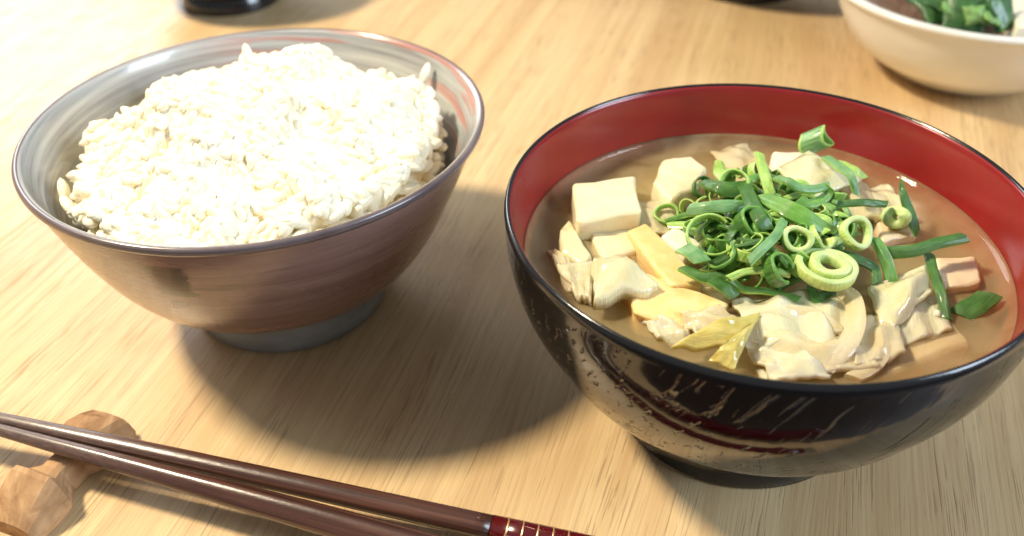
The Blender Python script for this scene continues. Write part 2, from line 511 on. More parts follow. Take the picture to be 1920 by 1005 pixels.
mx = broth_m.n('ShaderNodeMixShader'); broth_m.link(fr.outputs[0], mx.inputs[0]); broth_m.link(tr.outputs[0], mx.inputs[1]); broth_m.link(gl.outputs[0], mx.inputs[2])
broth_m.link(mx.outputs[0], broth_m.out.inputs['Surface'])
pv = broth_m.n('ShaderNodeVolumePrincipled'); pv.inputs['Color'].default_value = (1.0, .92, .60, 1)
pv.inputs['Density'].default_value = 115; pv.inputs['Anisotropy'].default_value = .3
broth_m.link(pv.outputs[0], broth_m.out.inputs['Volume'])
bp = [(.0005, ZB), (.030, ZB), (.047, ZB), (.0505, ZB + .0001), (.0522, ZB + .0004), (.0532, ZB + .0009), (.0539, ZB + .0016), (.0543, ZB + .0024)]
bp += [(.0545, ZB), (.0514, .038), (.0444, .026), (.0344, .0172), (.018, .0127), (.0005, .0122)]
V, F = lathe(bp, 128)
cap(V, F, 0, 128, (0, 0, ZB), True); cap(V, F, (len(bp) - 1) * 128, 128, (0, 0, .0122))
bmb = bmesh.new(); me_ = bpy.data.meshes.new('t'); me_.from_pydata(V, [], F); bmb.from_mesh(me_); bmesh.ops.recalc_face_normals(bmb, faces=bmb.faces[:])
br = bm_obj('miso_broth', bmb, broth_m, loc=SB)
tag(br, 'cloudy amber miso broth in the red lined lacquer bowl', 'soup')

# ------------------------------------------------------------------ things in the soup
def food_mat(name, c1, c2, scale=180, rough=.35, sss=.4, rad=(1, .7, .4), ss=.003, bump=.2, bd=.0004, coat=.3):
    m = Mat(name)
    n = m.noise(m.mapping((scale, scale, scale)), 1.0, 4, .6)
    m.set(color=m.ramp(n, [(.3, c1), (.7, c2)]), rough=rough, sss=sss, sssr=rad, ssss=ss, normal=m.bump(m.noise(m.mapping((1400, 1400, 1400)), 1.0, 3, .65), .35, .0004, m.bump(n, bump, bd)), coat=coat, coatr=.15)
    return m
M_POT = food_mat('pale_cube', (.76, .68, .43), (.83, .76, .54), 220, .38, .5, bump=.08)
M_TOFU = food_mat('white_tofu', (.80, .75, .58), (.87, .83, .70), 260, .4, .5, bump=.1)
M_PINKISH = food_mat('pink_beige_cube', (.76, .58, .38), (.81, .66, .46), 220, .38, .5, bump=.08)
M_FRY = food_mat('fried_tofu_skin', (.72, .40, .11), (.82, .58, .24), 130, .42, .35, bump=.5, bd=.0008)
M_FRYP = food_mat('fried_tofu_cut', (.86, .58, .22), (.90, .69, .34), 300, .42, .4, bump=.4)
M_CAB = Mat('cabbage_white')
def cab_mat(name, c1, c2, c3, trans=.25, alpha=.85):
    m = Mat(name)
    uv = m.n('ShaderNodeTexCoord').outputs['UV']
    fib = m.noise(m.mapping((30, 2.2, 1), vec=uv), 1.0, 4, .65)
    cl = m.noise(m.mapping((2.2, 2.2, 1), vec=uv), 1.0, 3, .55)
    col = m.ramp(cl, [(.3, c1), (.55, c2), (.78, c3)])
    col = m.mix(m.math('MULTIPLY', m.smooth(fib, .5, .8), .35), col, (.86, .80, .58))
    m.b.inputs['Alpha'].default_value = alpha
    fine = m.noise(m.mapping((1100, 1100, 1100)), 1.0, 3, .6)
    m.set(color=col, rough=.26, sss=.35, sssr=(1, .8, .4), ssss=.003, trans=trans, ior=1.36, coat=1.0, coatr=.10, normal=m.bump(fine, .35, .0004, m.bump(fib, .5, .0010)))
    return m
bpy.data.materials.remove(M_CAB.m)
M_CABW = cab_mat('cabbage_white', (.77, .70, .38), (.85, .79, .50), (.89, .86, .65), .05, .90)
M_CABY = cab_mat('cabbage_yellow', (.62, .50, .09), (.74, .63, .18), (.80, .72, .34), .05, .88)
M_CABG = cab_mat('cabbage_pale_green', (.80, .74, .44), (.87, .82, .57), (.91, .88, .70), .03, .84)
M_ONI = cab_mat('onion_clear', (.82, .68, .38), (.89, .78, .50), (.92, .85, .64), .03, .72)

def block(name, tops, depth, mat, label, cat, group=None, bevel=.0014, jit=.0007, mat2=None, sink=(0, 0)):
    """tops: the four upper corners in order; depth: how far the body goes down"""
    tops = [Vector(t) for t in tops]
    c = sum(tops, Vector()) / len(tops)
    bm = bmesh.new()
    vt = [bm.verts.new(t - c) for t in tops]
    nrm = Vector((0, 0, 0))
    for i in range(len(tops)):
        a, b_ = tops[i] - c, tops[(i + 1) % len(tops)] - c; nrm += a.cross(b_)
    nrm.normalize()
    if nrm.z < 0: nrm = -nrm
    dn = (-nrm * depth).lerp(Vector((0, 0, -depth)), .3)
    vb = [bm.verts.new(t - c + dn + Vector((sink[0], sink[1], 0))) for t in tops]
    n = len(tops)
    bm.faces.new(vt); bm.faces.new(vb[::-1])
    side = []
    for i in range(n):
        side.append(bm.faces.new((vt[(i + 1) % n], vt[i], vb[i], vb[(i + 1) % n])))
    if mat2:
        for f in side: f.material_index = 1
    bmesh.ops.recalc_face_normals(bm, faces=bm.faces[:])
    bmesh.ops.bevel(bm, geom=bm.edges[:], offset=bevel, segments=3, affect='EDGES', profile=.6)
    bmesh.ops.triangulate(bm, faces=[f for f in bm.faces if len(f.verts) > 4])
    bmesh.ops.subdivide_edges(bm, edges=bm.edges[:], cuts=2, use_grid_fill=True)
    for v in bm.verts:
        p = (v.co + c) * 330
        v.co += Vector((noise.noise(p), noise.noise(p + Vector((9, 3, 1))), noise.noise(p + Vector((2, 7, 5))))) * jit
    o = bm_obj(name, bm, [mat, mat2] if mat2 else mat, loc=c)
    return tag(o, label, cat, group)

def sheet(name, corners, mat, label, cat, thick=.0012, wave=.0012, bulge=.002, nu=18, nv=14, group=None, seed=0, edge=.0010, curl=0.0):
    """a soft leaf stretched over four corners (a b c d, a-b one edge, d-c the other)"""
    a, b_, c_, d = [Vector(p) for p in corners]
    cen = (a + b_ + c_ + d) / 4
    nrm = ((b_ - a).cross(d - a) + (c_ - b_).cross(d - c_)).normalized()
    if nrm.z < 0: nrm = -nrm
    top, V, F, UVs = [], [], [], []
    off = Vector((seed * 3.1, seed * 1.7, seed))
    for i in range(nu + 1):
        for j in range(nv + 1):
            s, t = i / nu, j / nv
            p = a.lerp(b_, s).lerp(d.lerp(c_, s), t)
            es = 1 - min(1, min(s, 1 - s) * 6); et = 1 - min(1, min(t, 1 - t) * 6)
            n1 = noise.noise(Vector((s * 3.2, t * 3.2, 0)) + off)
            n2 = noise.noise(Vector((s * 9, t * 9, 4)) + off)
            p = p + nrm * (bulge * math.sin(PI * s) * math.sin(PI * t) + wave * n1 * .8 + wave * .10 * n2 + curl * (2 * t - 1) ** 2)
            inw = (cen - p).normalized()
            p = p + inw * (max(es, et) * edge * (.5 + .25 * n2 + n1 * 1.0))
            top.append(p - cen); UVs.append((s, t))
    n = len(top)
    V = [p + nrm * thick / 2 for p in top] + [p - nrm * thick / 2 for p in top]
    w = nv + 1
    for i in range(nu):
        for j in range(nv):
            q = (i * w + j, (i + 1) * w + j, (i + 1) * w + j + 1, i * w + j + 1)
            F.append(q); F.append(tuple(n + k for k in q[::-1]))
    rim = [i * w for i in range(nu + 1)] + [nu * w + j for j in range(1, w)] + [i * w + nv for i in range(nu - 1, -1, -1)] + [j for j in range(nv - 1, 0, -1)]
    for k in range(len(rim)):
        x, y = rim[k], rim[(k + 1) % len(rim)]; F.append((x, y, n + y, n + x)[::-1])
    o = mesh_obj(name, V, F, mat, loc=cen)
    bm = bmesh.new(); bm.from_mesh(o.data); bmesh.ops.recalc_face_normals(bm, faces=bm.faces[:])
    uvl = bm.loops.layers.uv.new('UVMap')
    for f in bm.faces:
        for l in f.loops: l[uvl].uv = UVs[l.vert.index % n]
    bm.to_mesh(o.data); bm.free()
    return tag(o, label, cat, group)

def Q(z, *uv):
    """corner points at height z, or (u, v, dz) triples with their own rise"""
    return [spot(q[0], q[1], z + (q[2] if len(q) > 2 else 0)) for q in uv]

CUBES = 'diced pale vegetable cubes in the soup'
block('vegetable_cube', Q(.0515, (1072, 345), (1190, 326), (1205, 396), (1082, 416)), .010, M_POT, 'pale square cube floating at the left edge of the soup', 'vegetable cube', CUBES)
block('vegetable_cube', Q(.0470, (1098, 428), (1180, 418), (1200, 468), (1135, 488)), .010, M_POT, 'pale cube half sunk just in front of the square leftmost cube', 'vegetable cube', CUBES)
block('vegetable_cube', Q(.0505, (1242, 297), (1296, 291), (1326, 314), (1312, 350), (1256, 374), (1224, 342)), .010, M_POT, 'pale six sided cube behind the left end of the scallion pile', 'vegetable cube', CUBES)
block('vegetable_cube', Q(.0520, (1446, 283), (1530, 283), (1560, 340), (1452, 350)), .010, M_TOFU, 'pale cube behind the scallions with a cabbage leaf across it', 'vegetable cube', CUBES)
block('vegetable_cube', Q(.0480, (1752, 480), (1833, 476), (1842, 528), (1772, 540)), .010, M_PINKISH, 'beige cube at the right side under the dark green stalk', 'vegetable cube', CUBES)
block('tofu_cube', Q(.0500, (1236, 442), (1300, 396), (1345, 440), (1285, 480)), .010, M_TOFU, 'white tofu cube partly under the left edge of the scallions', 'tofu', None)
block('tofu_cube', Q(.0478, (1640, 400), (1700, 388), (1722, 440), (1650, 452)), .009, M_PINKISH, 'amber soaked cube sunk behind the right scallion rings', 'tofu', None)
block('vegetable_cube', Q(.0468, (1410, 690), (1455, 680), (1500, 706), (1450, 716)), .008, M_POT, 'pale cube just breaking the surface by the near rim', 'vegetable cube', CUBES)
block('fried_tofu_strip', Q(.0488, (1174, 430), (1212, 417), (1322, 528, .001), (1258, 536, .001)), .006, M_FRYP, 'long golden fried tofu strip lying below the white tofu cube', 'fried tofu', 'fried tofu strips', bevel=.0012, jit=.0006, mat2=M_FRYP)
block('fried_tofu_strip', Q(.0486, (1150, 492), (1215, 508, .001), (1376, 568), (1345, 600, -.001), (1285, 612, -.001), (1190, 585)), .007, M_FRYP, 'broad golden fried tofu strip along the near left of the soup', 'fried tofu', 'fried tofu strips', bevel=.0016, jit=.0009, mat2=M_FRY)
block('fried_tofu_strip', Q(.0468, (1300, 540), (1340, 530), (1395, 552), (1350, 566)), .005, M_FRYP, 'small crumbly fried tofu scrap below the dark scallion shreds', 'fried tofu', 'fried tofu strips', bevel=.0012, jit=.0012, mat2=M_FRY)
block('fried_tofu_strip', Q(.0452, (1640, 640), (1790, 600), (1825, 640), (1660, 708)), .006, M_PINKISH, 'pale fried tofu slice sunk under the broth near the right front rim', 'fried tofu', 'fried tofu strips', bevel=.002, jit=.0006)
block('onion_wedge', Q(.0482, (1048, 430), (1064, 408), (1112, 478), (1090, 492), (1052, 470)), .006, M_CABW, 'small white onion wedge at the far left beside the square cube', 'onion', bevel=.0012)
sheet('cabbage_piece', Q(.0495, (1108, 492), (1176, 488), (1240, 545), (1110, 575)), M_CABW, 'thick white cabbage stem piece over the near left fried tofu', 'cabbage', .0030, .0012, .0035, seed=1)
sheet('cabbage_piece', Q(.0472, (1040, 500), (1120, 492), (1110, 570), (1080, 560)), M_CABG, 'pale cabbage piece sunk beside the left wall of the bowl', 'cabbage', .0020, .0012, .0, seed=11)
sheet('cabbage_leaf', Q(.0500, (1256, 652), (1322, 612, .002), (1428, 588, .001), (1396, 655, .001)), M_CABY, 'yellow cabbage leaf folded at the near rim of the soup', 'cabbage', .0012, .0016, .0024, seed=2)
sheet('cabbage_leaf', Q(.0496, (1328, 676), (1358, 640, .003), (1416, 604, .003), (1376, 696)), M_CABY, 'small bright yellow leaf tip sticking up at the near rim', 'cabbage', .0010, .0010, .0010, seed=3, edge=.0004)
sheet('cabbage_leaf', Q(.0485, (1368, 564), (1520, 545), (1580, 650), (1405, 655)), M_CABG, 'limp translucent cabbage leaf in front of the scallion rings', 'cabbage', .0012, .0030, .002, nu=30, nv=26, seed=4)
sheet('cabbage_leaf', Q(.0472, (1395, 625), (1560, 600), (1655, 690), (1440, 712)), M_ONI, 'wilted amber cabbage leaf along the near rim', 'cabbage', .0012, .0026, .0020, nu=30, nv=26, seed=5)
sheet('cabbage_leaf', Q(.0488, (1622, 540), (1735, 498, .001), (1750, 552), (1655, 640, -.002)), M_CABW, 'pale torn cabbage leaf right of the big scallion ring', 'cabbage', .0014, .0022, .002, seed=6)
sheet('cabbage_leaf', Q(.0550, (1452, 318), (1515, 283), (1618, 338, -.003), (1500, 392, -.003)), M_CABW, 'cream cabbage leaf draped over the cube behind the scallions', 'cabbage', .0012, .0016, .002, seed=7)
sheet('cabbage_leaf', Q(.0488, (1560, 330), (1625, 345), (1660, 410), (1590, 410)), M_ONI, 'translucent amber leaf behind the right scallion rings', 'cabbage', .0012, .0016, .001, seed=8)

MORE = [
    ((1180, 385), (1262, 372), (1290, 440), (1205, 440), .0468, M_ONI, 'thin clear leaf between the square cube and the six sided cube'),
    ((1025, 470), (1060, 470), (1105, 560), (1060, 545), .0462, M_ONI, 'clear leaf sunk along the left wall'),
    ((1190, 590), (1290, 600), (1300, 650), (1230, 640), .0460, M_CABG, 'pale leaf sunk between the fried tofu and the yellow leaf'),
    ((1480, 560), (1590, 545), (1625, 620), (1520, 640), .0482, M_CABG, 'greenish leaf under the curving onion strip'),
    ((1590, 600), (1680, 590), (1700, 665), (1600, 690), .0474, M_ONI, 'clear amber leaf to the right of the curving onion strip'),
    ((1660, 560), (1760, 560), (1790, 620), (1690, 650), .0458, M_CABG, 'pale leaf sunk in front of the torn cabbage leaf'),
    ((1590, 360), (1665, 345), (1720, 410), (1640, 420), .0472, M_CABW, 'cream leaf sunk behind the thick pale ring'),
    ((1330, 285), (1400, 270), (1450, 320), (1380, 350), .0464, M_ONI, 'clear leaf sunk behind the back of the scallion pile'),
    ((1400, 660), (1500, 640), (1560, 705), (1450, 715), .0478, M_CABG, 'cream leaf edge touching the near rim'),
    ((1270, 590), (1350, 575), (1400, 610), (1310, 640), .0478, M_ONI, 'clear leaf scrap just behind the yellow cabbage leaf'),
]
for k, (a_, b_, c_, d_, z_, m_, lab) in enumerate(MORE):
    sheet('cabbage_leaf', Q(z_, a_, b_, c_, d_), m_, lab, 'cabbage', .0010, .0020, .0012, nu=20, nv=16, seed=30 + k, edge=.0005)

# ------------------------------------------------------------------ scallions
def green(name, c1, c2, c3, rough=.36):
    m = Mat(name)
    uv = m.n('ShaderNodeTexCoord').outputs['UV']
    n = m.noise(m.mapping((260, 260, 260)), 1.0, 3, .6)
    fib = m.noise(m.mapping((1.5, 22, 1), vec=uv), 1.0, 3, .6)
    col = m.ramp(n, [(.3, c1), (.52, c2), (.75, c3)])
    col = m.mix(m.math('MULTIPLY', m.smooth(fib, .42, .72), .55), col, tuple(min(.9, q * 1.5 + .02) for q in c3))
    m.set(color=col, rough=rough, sss=.3, sssr=(.6, 1, .3), ssss=.0012, coat=.25, coatr=.15, normal=m.bump(fib, .5, .0005))
    return m
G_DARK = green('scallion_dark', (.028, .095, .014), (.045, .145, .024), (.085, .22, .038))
G_MID = green('scallion_mid', (.080, .22, .030), (.125, .31, .048), (.20, .41, .080))
G_BLUE = green('scallion_bluish', (.085, .23, .075), (.14, .32, .115), (.23, .43, .18))
G_LIGHT = green('scallion_light', (.24, .46, .075), (.34, .56, .12), (.44, .63, .19))
G_PALE = green('scallion_pale', (.42, .58, .13), (.50, .65, .19), (.60, .71, .28))
G_WHITE = green('scallion_white', (.42, .61, .17), (.52, .68, .25), (.63, .75, .36))
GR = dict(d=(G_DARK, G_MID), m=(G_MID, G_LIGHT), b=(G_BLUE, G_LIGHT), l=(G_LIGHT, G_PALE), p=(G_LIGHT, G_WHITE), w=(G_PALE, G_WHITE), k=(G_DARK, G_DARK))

def basis(axis, spin):
    z = Vector(axis).normalized()
    x = Vector((1, 0, 0)) if abs(z.x) < .9 else Vector((0, 1, 0))
    x = (x - z * x.dot(z)).normalized(); y = z.cross(x)
    return Matrix((x, y, z)).transposed().to_4x4() @ Matrix.Rotation(spin, 4, 'Z')

SG = 'chopped scallions piled on the soup'
def ring(u, v, z, axis, rad, wall, h, col, label, squash=1.0, arc=2 * PI, spin=0.0, inner=None, seed=1, parent=None):
    """a slice of scallion: a short hollow tube, whole or cut open"""
    rg = random.Random(seed)
    n = max(16, int(34 * arc / (2 * PI))); closed = arc > 6.2
    a2, a3, p2, p3 = rg.uniform(.02, .06), rg.uniform(.01, .04), rg.uniform(0, 6), rg.uniform(0, 6)
    prof = [(0, -.42, 0), (.0, .42, 0), (-.12, .5, 1), (-.5, .54, 1), (-.88, .5, 1), (-1, .42, 1), (-1, -.42, 1), (-.88, -.5, 1), (-.5, -.54, 1), (-.12, -.5, 1)]
    V, F, MI, UVs = [], [], [], []
    m = len(prof); cnt = n if closed else n + 1
    for k in range(cnt):
        a = arc * k / n
        rr = rad * (1 + a2 * math.sin(2 * a + p2) + a3 * math.sin(3 * a + p3))
        if not closed: rr *= 1 + .10 * (k / n - .5)
        dz = .10 * h * math.sin(2 * a + p3) + (0 if closed else (k / n - .5) * h * .5)
        for (dr, dh, _) in prof:
            r = rr + dr * wall
            V.append((r * math.cos(a), r * math.sin(a) * squash, dh * h + dz)); UVs.append((dh * .5 + seed, a * rad * 90 + dr * .6))
    for k in range(n):
        l = (k + 1) % cnt
        for i in range(m):
            j = (i + 1) % m
            F.append((k * m + i, l * m + i, l * m + j, k * m + j)); MI.append(0 if i == 0 else 1)
    if not closed:
        F.append(tuple(range(m))[::-1]); MI.append(1); F.append(tuple(n * m + i for i in range(m))); MI.append(1)
    p = spot(u, v, z)
    o = mesh_obj('scallion_ring', V, F, list(GR[col]), None, True, MI)
    finish(o, UVs, 55)
    o.matrix_world = Matrix.Translation(p) @ basis(axis, spin)
    if inner:                                       # the smaller layer inside the outer one
        fr_, col2, off = inner
        i_ = ring(u, v, z, axis, rad * fr_, wall * 1.25, h * 1.02, col2, '', squash=.95, spin=spin + 1, seed=seed + 50, parent=o)
        i_.name = 'inner_layer'
        del i_['label'], i_['category'], i_['group']
        i_.parent = o; i_.matrix_world = o.matrix_world @ Matrix.Translation(off)
        i_.matrix_parent_inverse = Matrix.Identity(4); i_.matrix_local = Matrix.Translation(off)
    return tag(o, label, 'scallion', SG)

def finish(o, UVs, ang=40):
    bm = bmesh.new(); bm.from_mesh(o.data); bmesh.ops.recalc_face_normals(bm, faces=bm.faces[:])
    uvl = bm.loops.layers.uv.new('UVMap')
    for f in bm.faces:
        for l in f.loops: l[uvl].uv = UVs[l.vert.index]
    bm.to_mesh(o.data); bm.free()
    o.data.set_sharp_from_angle(angle=R(ang))

def strip(pts, width, col, label, curl=.35, thick=.0007, taper=(1, 1), side=None, n=18, pts3=False, name='scallion_strip', twist=0.0):
    """a ribbon of scallion leaf along pts (u, v, z), its section curled like a cut tube"""
    P = catmull([Vector(p) if pts3 else spot(*p) for p in pts], n)
    width *= .66
    c = sum(P, Vector()) / n
    V, F, MI, UVs = [], [], [], []
    S = [-1, -.72, -.38, 0, .38, .72, 1]; m = len(S)
    view = (CAM_LOC - c).normalized()
    up = Vector(side) if side else (view * .6 + Vector((0, 0, 1)) * .6).normalized()
    cv = curl * .6
    off = random.Random(len(label) + int(c.x * 1e6)).uniform(0, 9)
    for i, p in enumerate(P):
        t = i / (n - 1)
        tan = (P[min(i + 1, n - 1)] - P[max(i - 1, 0)]).normalized()
        w = tan.cross(up).normalized(); nn = w.cross(tan).normalized()
        tw = twist * (t - .5) + .35 * noise.noise(Vector((off, t * 1.5, 0)))
        q = Matrix.Rotation(tw, 3, tan); w = q @ w; nn = q @ nn
        e = taper[0] + (taper[1] - taper[0]) * t
        if len(taper) == 3: e = taper[0] * (1 - t) ** 2 + 2 * taper[1] * t * (1 - t) + taper[2] * t * t
        for lay in (0, 1):
            for s in S:
                jw = 1 + .10 * noise.noise(Vector((off + s, t * 5, 3)))
                slant = tan * (s * width * .25 * (1 if off > 4.5 else -1))         # ends cut on the slant
                V.append(p - c + slant * (1 if i in (0, n - 1) else .6) + w * (s * width / 2 * e * jw) + nn * (-cv * width * s * s * e * .5 - lay * thick + .0003 * noise.noise(Vector((off, t * 4, s * 2)))))
                UVs.append((t + off, s * .5 + off))
    k2 = 2 * m
    for i in range(n - 1):
        b, d = i * k2, (i + 1) * k2
        for k in range(m - 1):
            F.append((b + k, b + k + 1, d + k + 1, d + k)); MI.append(0)
            F.append((b + m + k, d + m + k, d + m + k + 1, b + m + k + 1)); MI.append(1)
        F.append((b, d, d + m, b + m)); MI.append(1); F.append((b + m - 1, b + k2 - 1, d + k2 - 1, d + m - 1)); MI.append(1)
    for b in (0, (n - 1) * k2):
        for k in range(m - 1): F.append((b + k, b + m + k, b + m + 1 + k, b + 1 + k)); MI.append(1)
    o = mesh_obj(name, V, F, list(GR[col]), None, True, MI, loc=c)
    finish(o, UVs)
    return tag(o, label, 'scallion', SG)

VIEW = (-.25, -.72, .65)
# the clear single pieces
ring(1528, 264, .0560, (.75, -.25, .55), .0030, .0006, .0062, 'b', 'short bluish green scallion tube standing highest at the back', seed=3, spin=.4)
ring(1548, 503, .0555, (.05, -.08, 1),   .0064, .0016, .0024, 'w', 'largest pale scallion ring with a smaller ring inside, in front', squash=.92, inner=(.66, 'w', (.0008, .0003, .0003)), seed=4)
ring(1606, 437, .0580, (.20, -.55, .75), .0037, .0012, .0022, 'w', 'thick pale scallion ring at the right of the pile', seed=5)
ring(1494, 449, .0590, (-.10, -.65, .70), .0033, .0012, .0024, 'p', 'pale green scallion ring behind the largest ring', seed=6, squash=.9)
ring(1332, 441, .0570, (-.15, -.55, .80), .0052, .0006, .0022, 'm', 'thin open green scallion loop at the left of the pile', arc=5.3, spin=.6, seed=7)
ring(1330, 436, .0550, (.3, -.6, .7), .0026, .0006, .0040, 'd', 'dark green scallion tube inside the open loop', seed=8)
ring(1530, 445, .0575, (.6, -.5, .55), .0030, .0010, .0042, 'l', 'light scallion slice between the two pale rings', seed=9, arc=4.2, spin=2)
strip([(1688, 332, .058), (1694, 365, .056), (1712, 410, .052), (1722, 438, .049)], .0044, 'd', 'pointed dark scallion leaf tip standing by the right wall', taper=(.06, 1.25, .55), curl=.4)
strip([(1668, 470, .053), (1715, 468, .054), (1760, 452, .055), (1810, 440, .055)], .0042, 'd', 'long dark glossy scallion stalk pointing at the right wall', curl=.8)
strip([(1742, 474, .052), (1752, 510, .051), (1765, 550, .0495), (1776, 596, .047)], .0032, 'd', 'narrow dark scallion strand hanging down beside the beige cube', curl=.6)
strip([(1800, 590, .0462), (1830, 570, .0478), (1858, 548, .0480)], .0076, 'd', 'wide dark green scallion square half sunk at the right', curl=.3, taper=(.9, 1, .9))
strip([(1570, 380, .056), (1618, 376, .0565), (1666, 380, .055)], .0026, 'd', 'short straight dark scallion bar behind the thick pale ring', curl=.9)
ring(1684, 408, .0505, (-.6, -.6, .5), .0034, .0027, .0050, 'w', 'yellowish scallion stem slice below the pointed leaf tip', seed=10, squash=.8)
strip([(1640, 445, .057), (1655, 470, .055), (1667, 500, .052), (1674, 534, .049)], .0040, 'm', 'scallion leaf with a pale edge hanging below the thick ring', curl=.35, taper=(.8, 1.1, .9))
strip([(1425, 365, .060), (1470, 385, .062), (1515, 408, .061), (1556, 430, .058)], .0064, 'm', 'broad bright green scallion leaf lying across the middle of the pile', curl=.3, taper=(.7, 1.2, .75))
strip([(1288, 392, .058), (1330, 386, .060), (1372, 384, .0605), (1412, 386, .059)], .0042, 'b', 'bluish scallion ribbon at the left end above the open loop', curl=.5)
strip([(1424, 284, .058), (1431, 312, .059), (1440, 342, .059), (1446, 366, .058)], .0036, 'l', 'upright yellow green scallion stem at the back', curl=.5)
strip([(1348, 300, .055), (1352, 318, .057), (1364, 336, .058)], .0052, 'l', 'yellow green scallion end at the back left', curl=.5, taper=(.6, 1.3, .8))
strip([(1455, 330, .060), (1475, 335, .062), (1500, 350, .061), (1530, 352, .060), (1556, 346, .060)], .0030, 'b', 'wavy bluish scallion ribbon at the back of the pile', curl=.5)
strip([(1556, 350, .060), (1548, 368, .058), (1520, 380, .058), (1500, 372, .059)], .0034, 'm', 'bent scallion ribbon folded under the wavy one', curl=.4)
strip([(1548, 292, .057), (1575, 310, .058), (1596, 328, .058), (1608, 366, .054)], .0036, 'b', 'arched scallion leaf reaching down at the back right', curl=.4, taper=(.8, 1.2, .5))
strip([(1578, 300, .054), (1602, 316, .054), (1622, 334, .052)], .0036, 'l', 'small light scallion leaf behind the arched one', curl=.4, taper=(.3, 1.3, .9))
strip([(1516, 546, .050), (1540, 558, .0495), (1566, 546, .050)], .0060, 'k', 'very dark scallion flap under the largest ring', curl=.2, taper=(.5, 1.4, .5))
strip([(1280, 462, .056), (1300, 472, .056), (1318, 490, .055)], .0052, 'b', 'pale bluish scallion square at the left edge below the loop', curl=.2)
strip([(1284, 498, .053), (1320, 515, .053), (1355, 520, .053), (1386, 548, .051)], .0044, 'd', 'dark scallion shred along the near left edge of the pile', curl=.6, twist=1.2)
strip([(1340, 520, .054), (1365, 536, .053), (1386, 552, .051)], .0046, 'd', 'dark scallion end pointing at the fried tofu', curl=.8)
strip([(1366, 520, .055), (1400, 508, .056), (1450, 506, .056), (1480, 512, .055)], .0022, 'l', 'thin light scallion edge looping in front of the pile', curl=.4)
strip([(1368, 522, .054), (1395, 540, .052), (1440, 545, .051), (1500, 560, .050)], .0022, 'm', 'thin green scallion thread lying on the cabbage leaf', curl=.4)
strip([(1405, 490, .058), (1430, 465, .060), (1455, 440, .061), (1470, 410, .061)], .0030, 'b', 'diagonal scallion ribbon across the centre of the pile', curl=.4)
strip([(1318, 338, .057), (1345, 345, .059), (1372, 352, .059), (1400, 350, .059)], .0058, 'd', 'curved dark scallion leaf at the back left of the pile', curl=.6, taper=(.5, 1.2, 1))
strip([(1395, 340, .060), (1410, 375, .062), (1425, 405, .062), (1440, 430, .060)], .0048, 'd', 'dark scallion leaf running down the middle of the pile', curl=.5)
ring(1410, 420, .0590, (.2, -.5, .8), .0036, .0008, .0045, 'd', 'dark scallion ring in the middle of the pile', seed=12)
ring(1380, 345, .0580, (-.4, -.6, .6), .0034, .0008, .0045, 'm', 'green scallion tube at the back left of the pile', seed=13, spin=1)
ring(1250, 402, .0490, (-.2, -.5, .8), .0032, .0007, .0020, 'm', 'thin scallion slice floating alone left of the pile', seed=14, squash=.8)
ring(1460, 505, .0560, (.3, -.55, .7), .0034, .0008, .0040, 'd', 'dark scallion ring left of the largest pale ring', seed=15, arc=4.8)
ring(1355, 480, .0550, (-.5, -.4, .7), .0036, .0007, .0040, 'd', 'dark scallion curl below the open loop', seed=16, arc=4.4, spin=2.2)
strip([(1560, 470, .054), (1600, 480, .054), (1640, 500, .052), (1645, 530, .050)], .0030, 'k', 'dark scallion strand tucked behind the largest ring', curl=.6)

# filler deeper in the pile, alike shreds nobody could tell apart
rg = random.Random(5)
COLW = dict(d='dark green', m='mid green', b='bluish green', l='yellow green', k='blackish green', p='pale')
MARKS = [(1330, 441, 'the thin open loop'), (1494, 449, 'the ring behind the largest ring'), (1606, 437, 'the thick pale ring'), (1548, 503, 'the largest pale ring'),
         (1490, 390, 'the broad bright leaf'), (1350, 386, 'the bluish ribbon'), (1432, 320, 'the upright yellow green stem'), (1355, 318, 'the yellow green end at the back'),
         (1505, 345, 'the wavy ribbon'), (1618, 378, 'the straight dark bar'), (1300, 475, 'the bluish square'), (1335, 520, 'the dark near left shred'),
         (1440, 455, 'the diagonal ribbon'), (1425, 508, 'the thin light edge in front'), (1575, 310, 'the arched leaf'), (1410, 385, 'the dark middle leaf')]
used = set()
made = 0
while made < 175:
    a, r = rg.uniform(0, 2 * PI), math.sqrt(rg.random())
    u = 1445 + 158 * r * math.cos(a); v = 425 + 108 * r * math.sin(a) + 0.06 * (u - 1445)
    hgt = .0500 + .0085 * (1 - r * r) + rg.uniform(-.002, .001)
    col = rg.choice('ddmmbdlkml')
    near = min(MARKS, key=lambda q: (q[0] - u) ** 2 + (q[1] - v) ** 2)[2]
    rad_, ln, wd = rg.uniform(.0016, .0034), rg.uniform(.003, .0068), rg.uniform(.0014, .0038)
    form = rg.choice([(6.283, 'ring'), (4.5, 'open ring'), (3.4, 'curl'), None, None, None])
    if form: lab = '%s %s scallion %s beside %s' % ('tiny' if rad_ < .0022 else 'small' if rad_ < .0028 else 'medium', COLW[col], form[1], near)
    else: lab = '%s %s %s scallion shred beside %s' % ('long' if ln > .005 else 'short', 'thin' if wd < .0026 else 'broad', COLW[col], near)
    if lab in used: continue
    used.add(lab); made += 1
    if form:
        ring(u, v, hgt, (rg.uniform(-1, 1), rg.uniform(-1, .3), rg.uniform(.2, 1)), rad_, .0005, rg.uniform(.0010, .0032), col, lab, squash=rg.uniform(.6, 1), arc=form[0], spin=rg.uniform(0, 6), seed=100 + made)
    else:
        p = spot(u, v, hgt); d = Vector((math.cos(a * 3), math.sin(a * 3), 0)) * ln
        b = Vector((rg.uniform(-1, 1), rg.uniform(-1, 1), 1)) * .0018
        strip([p - d, p + b, p + d], wd, col, lab, curl=rg.uniform(.2, .8), pts3=True, n=10, twist=rg.uniform(-1, 1), taper=(.7, 1.1, .8))

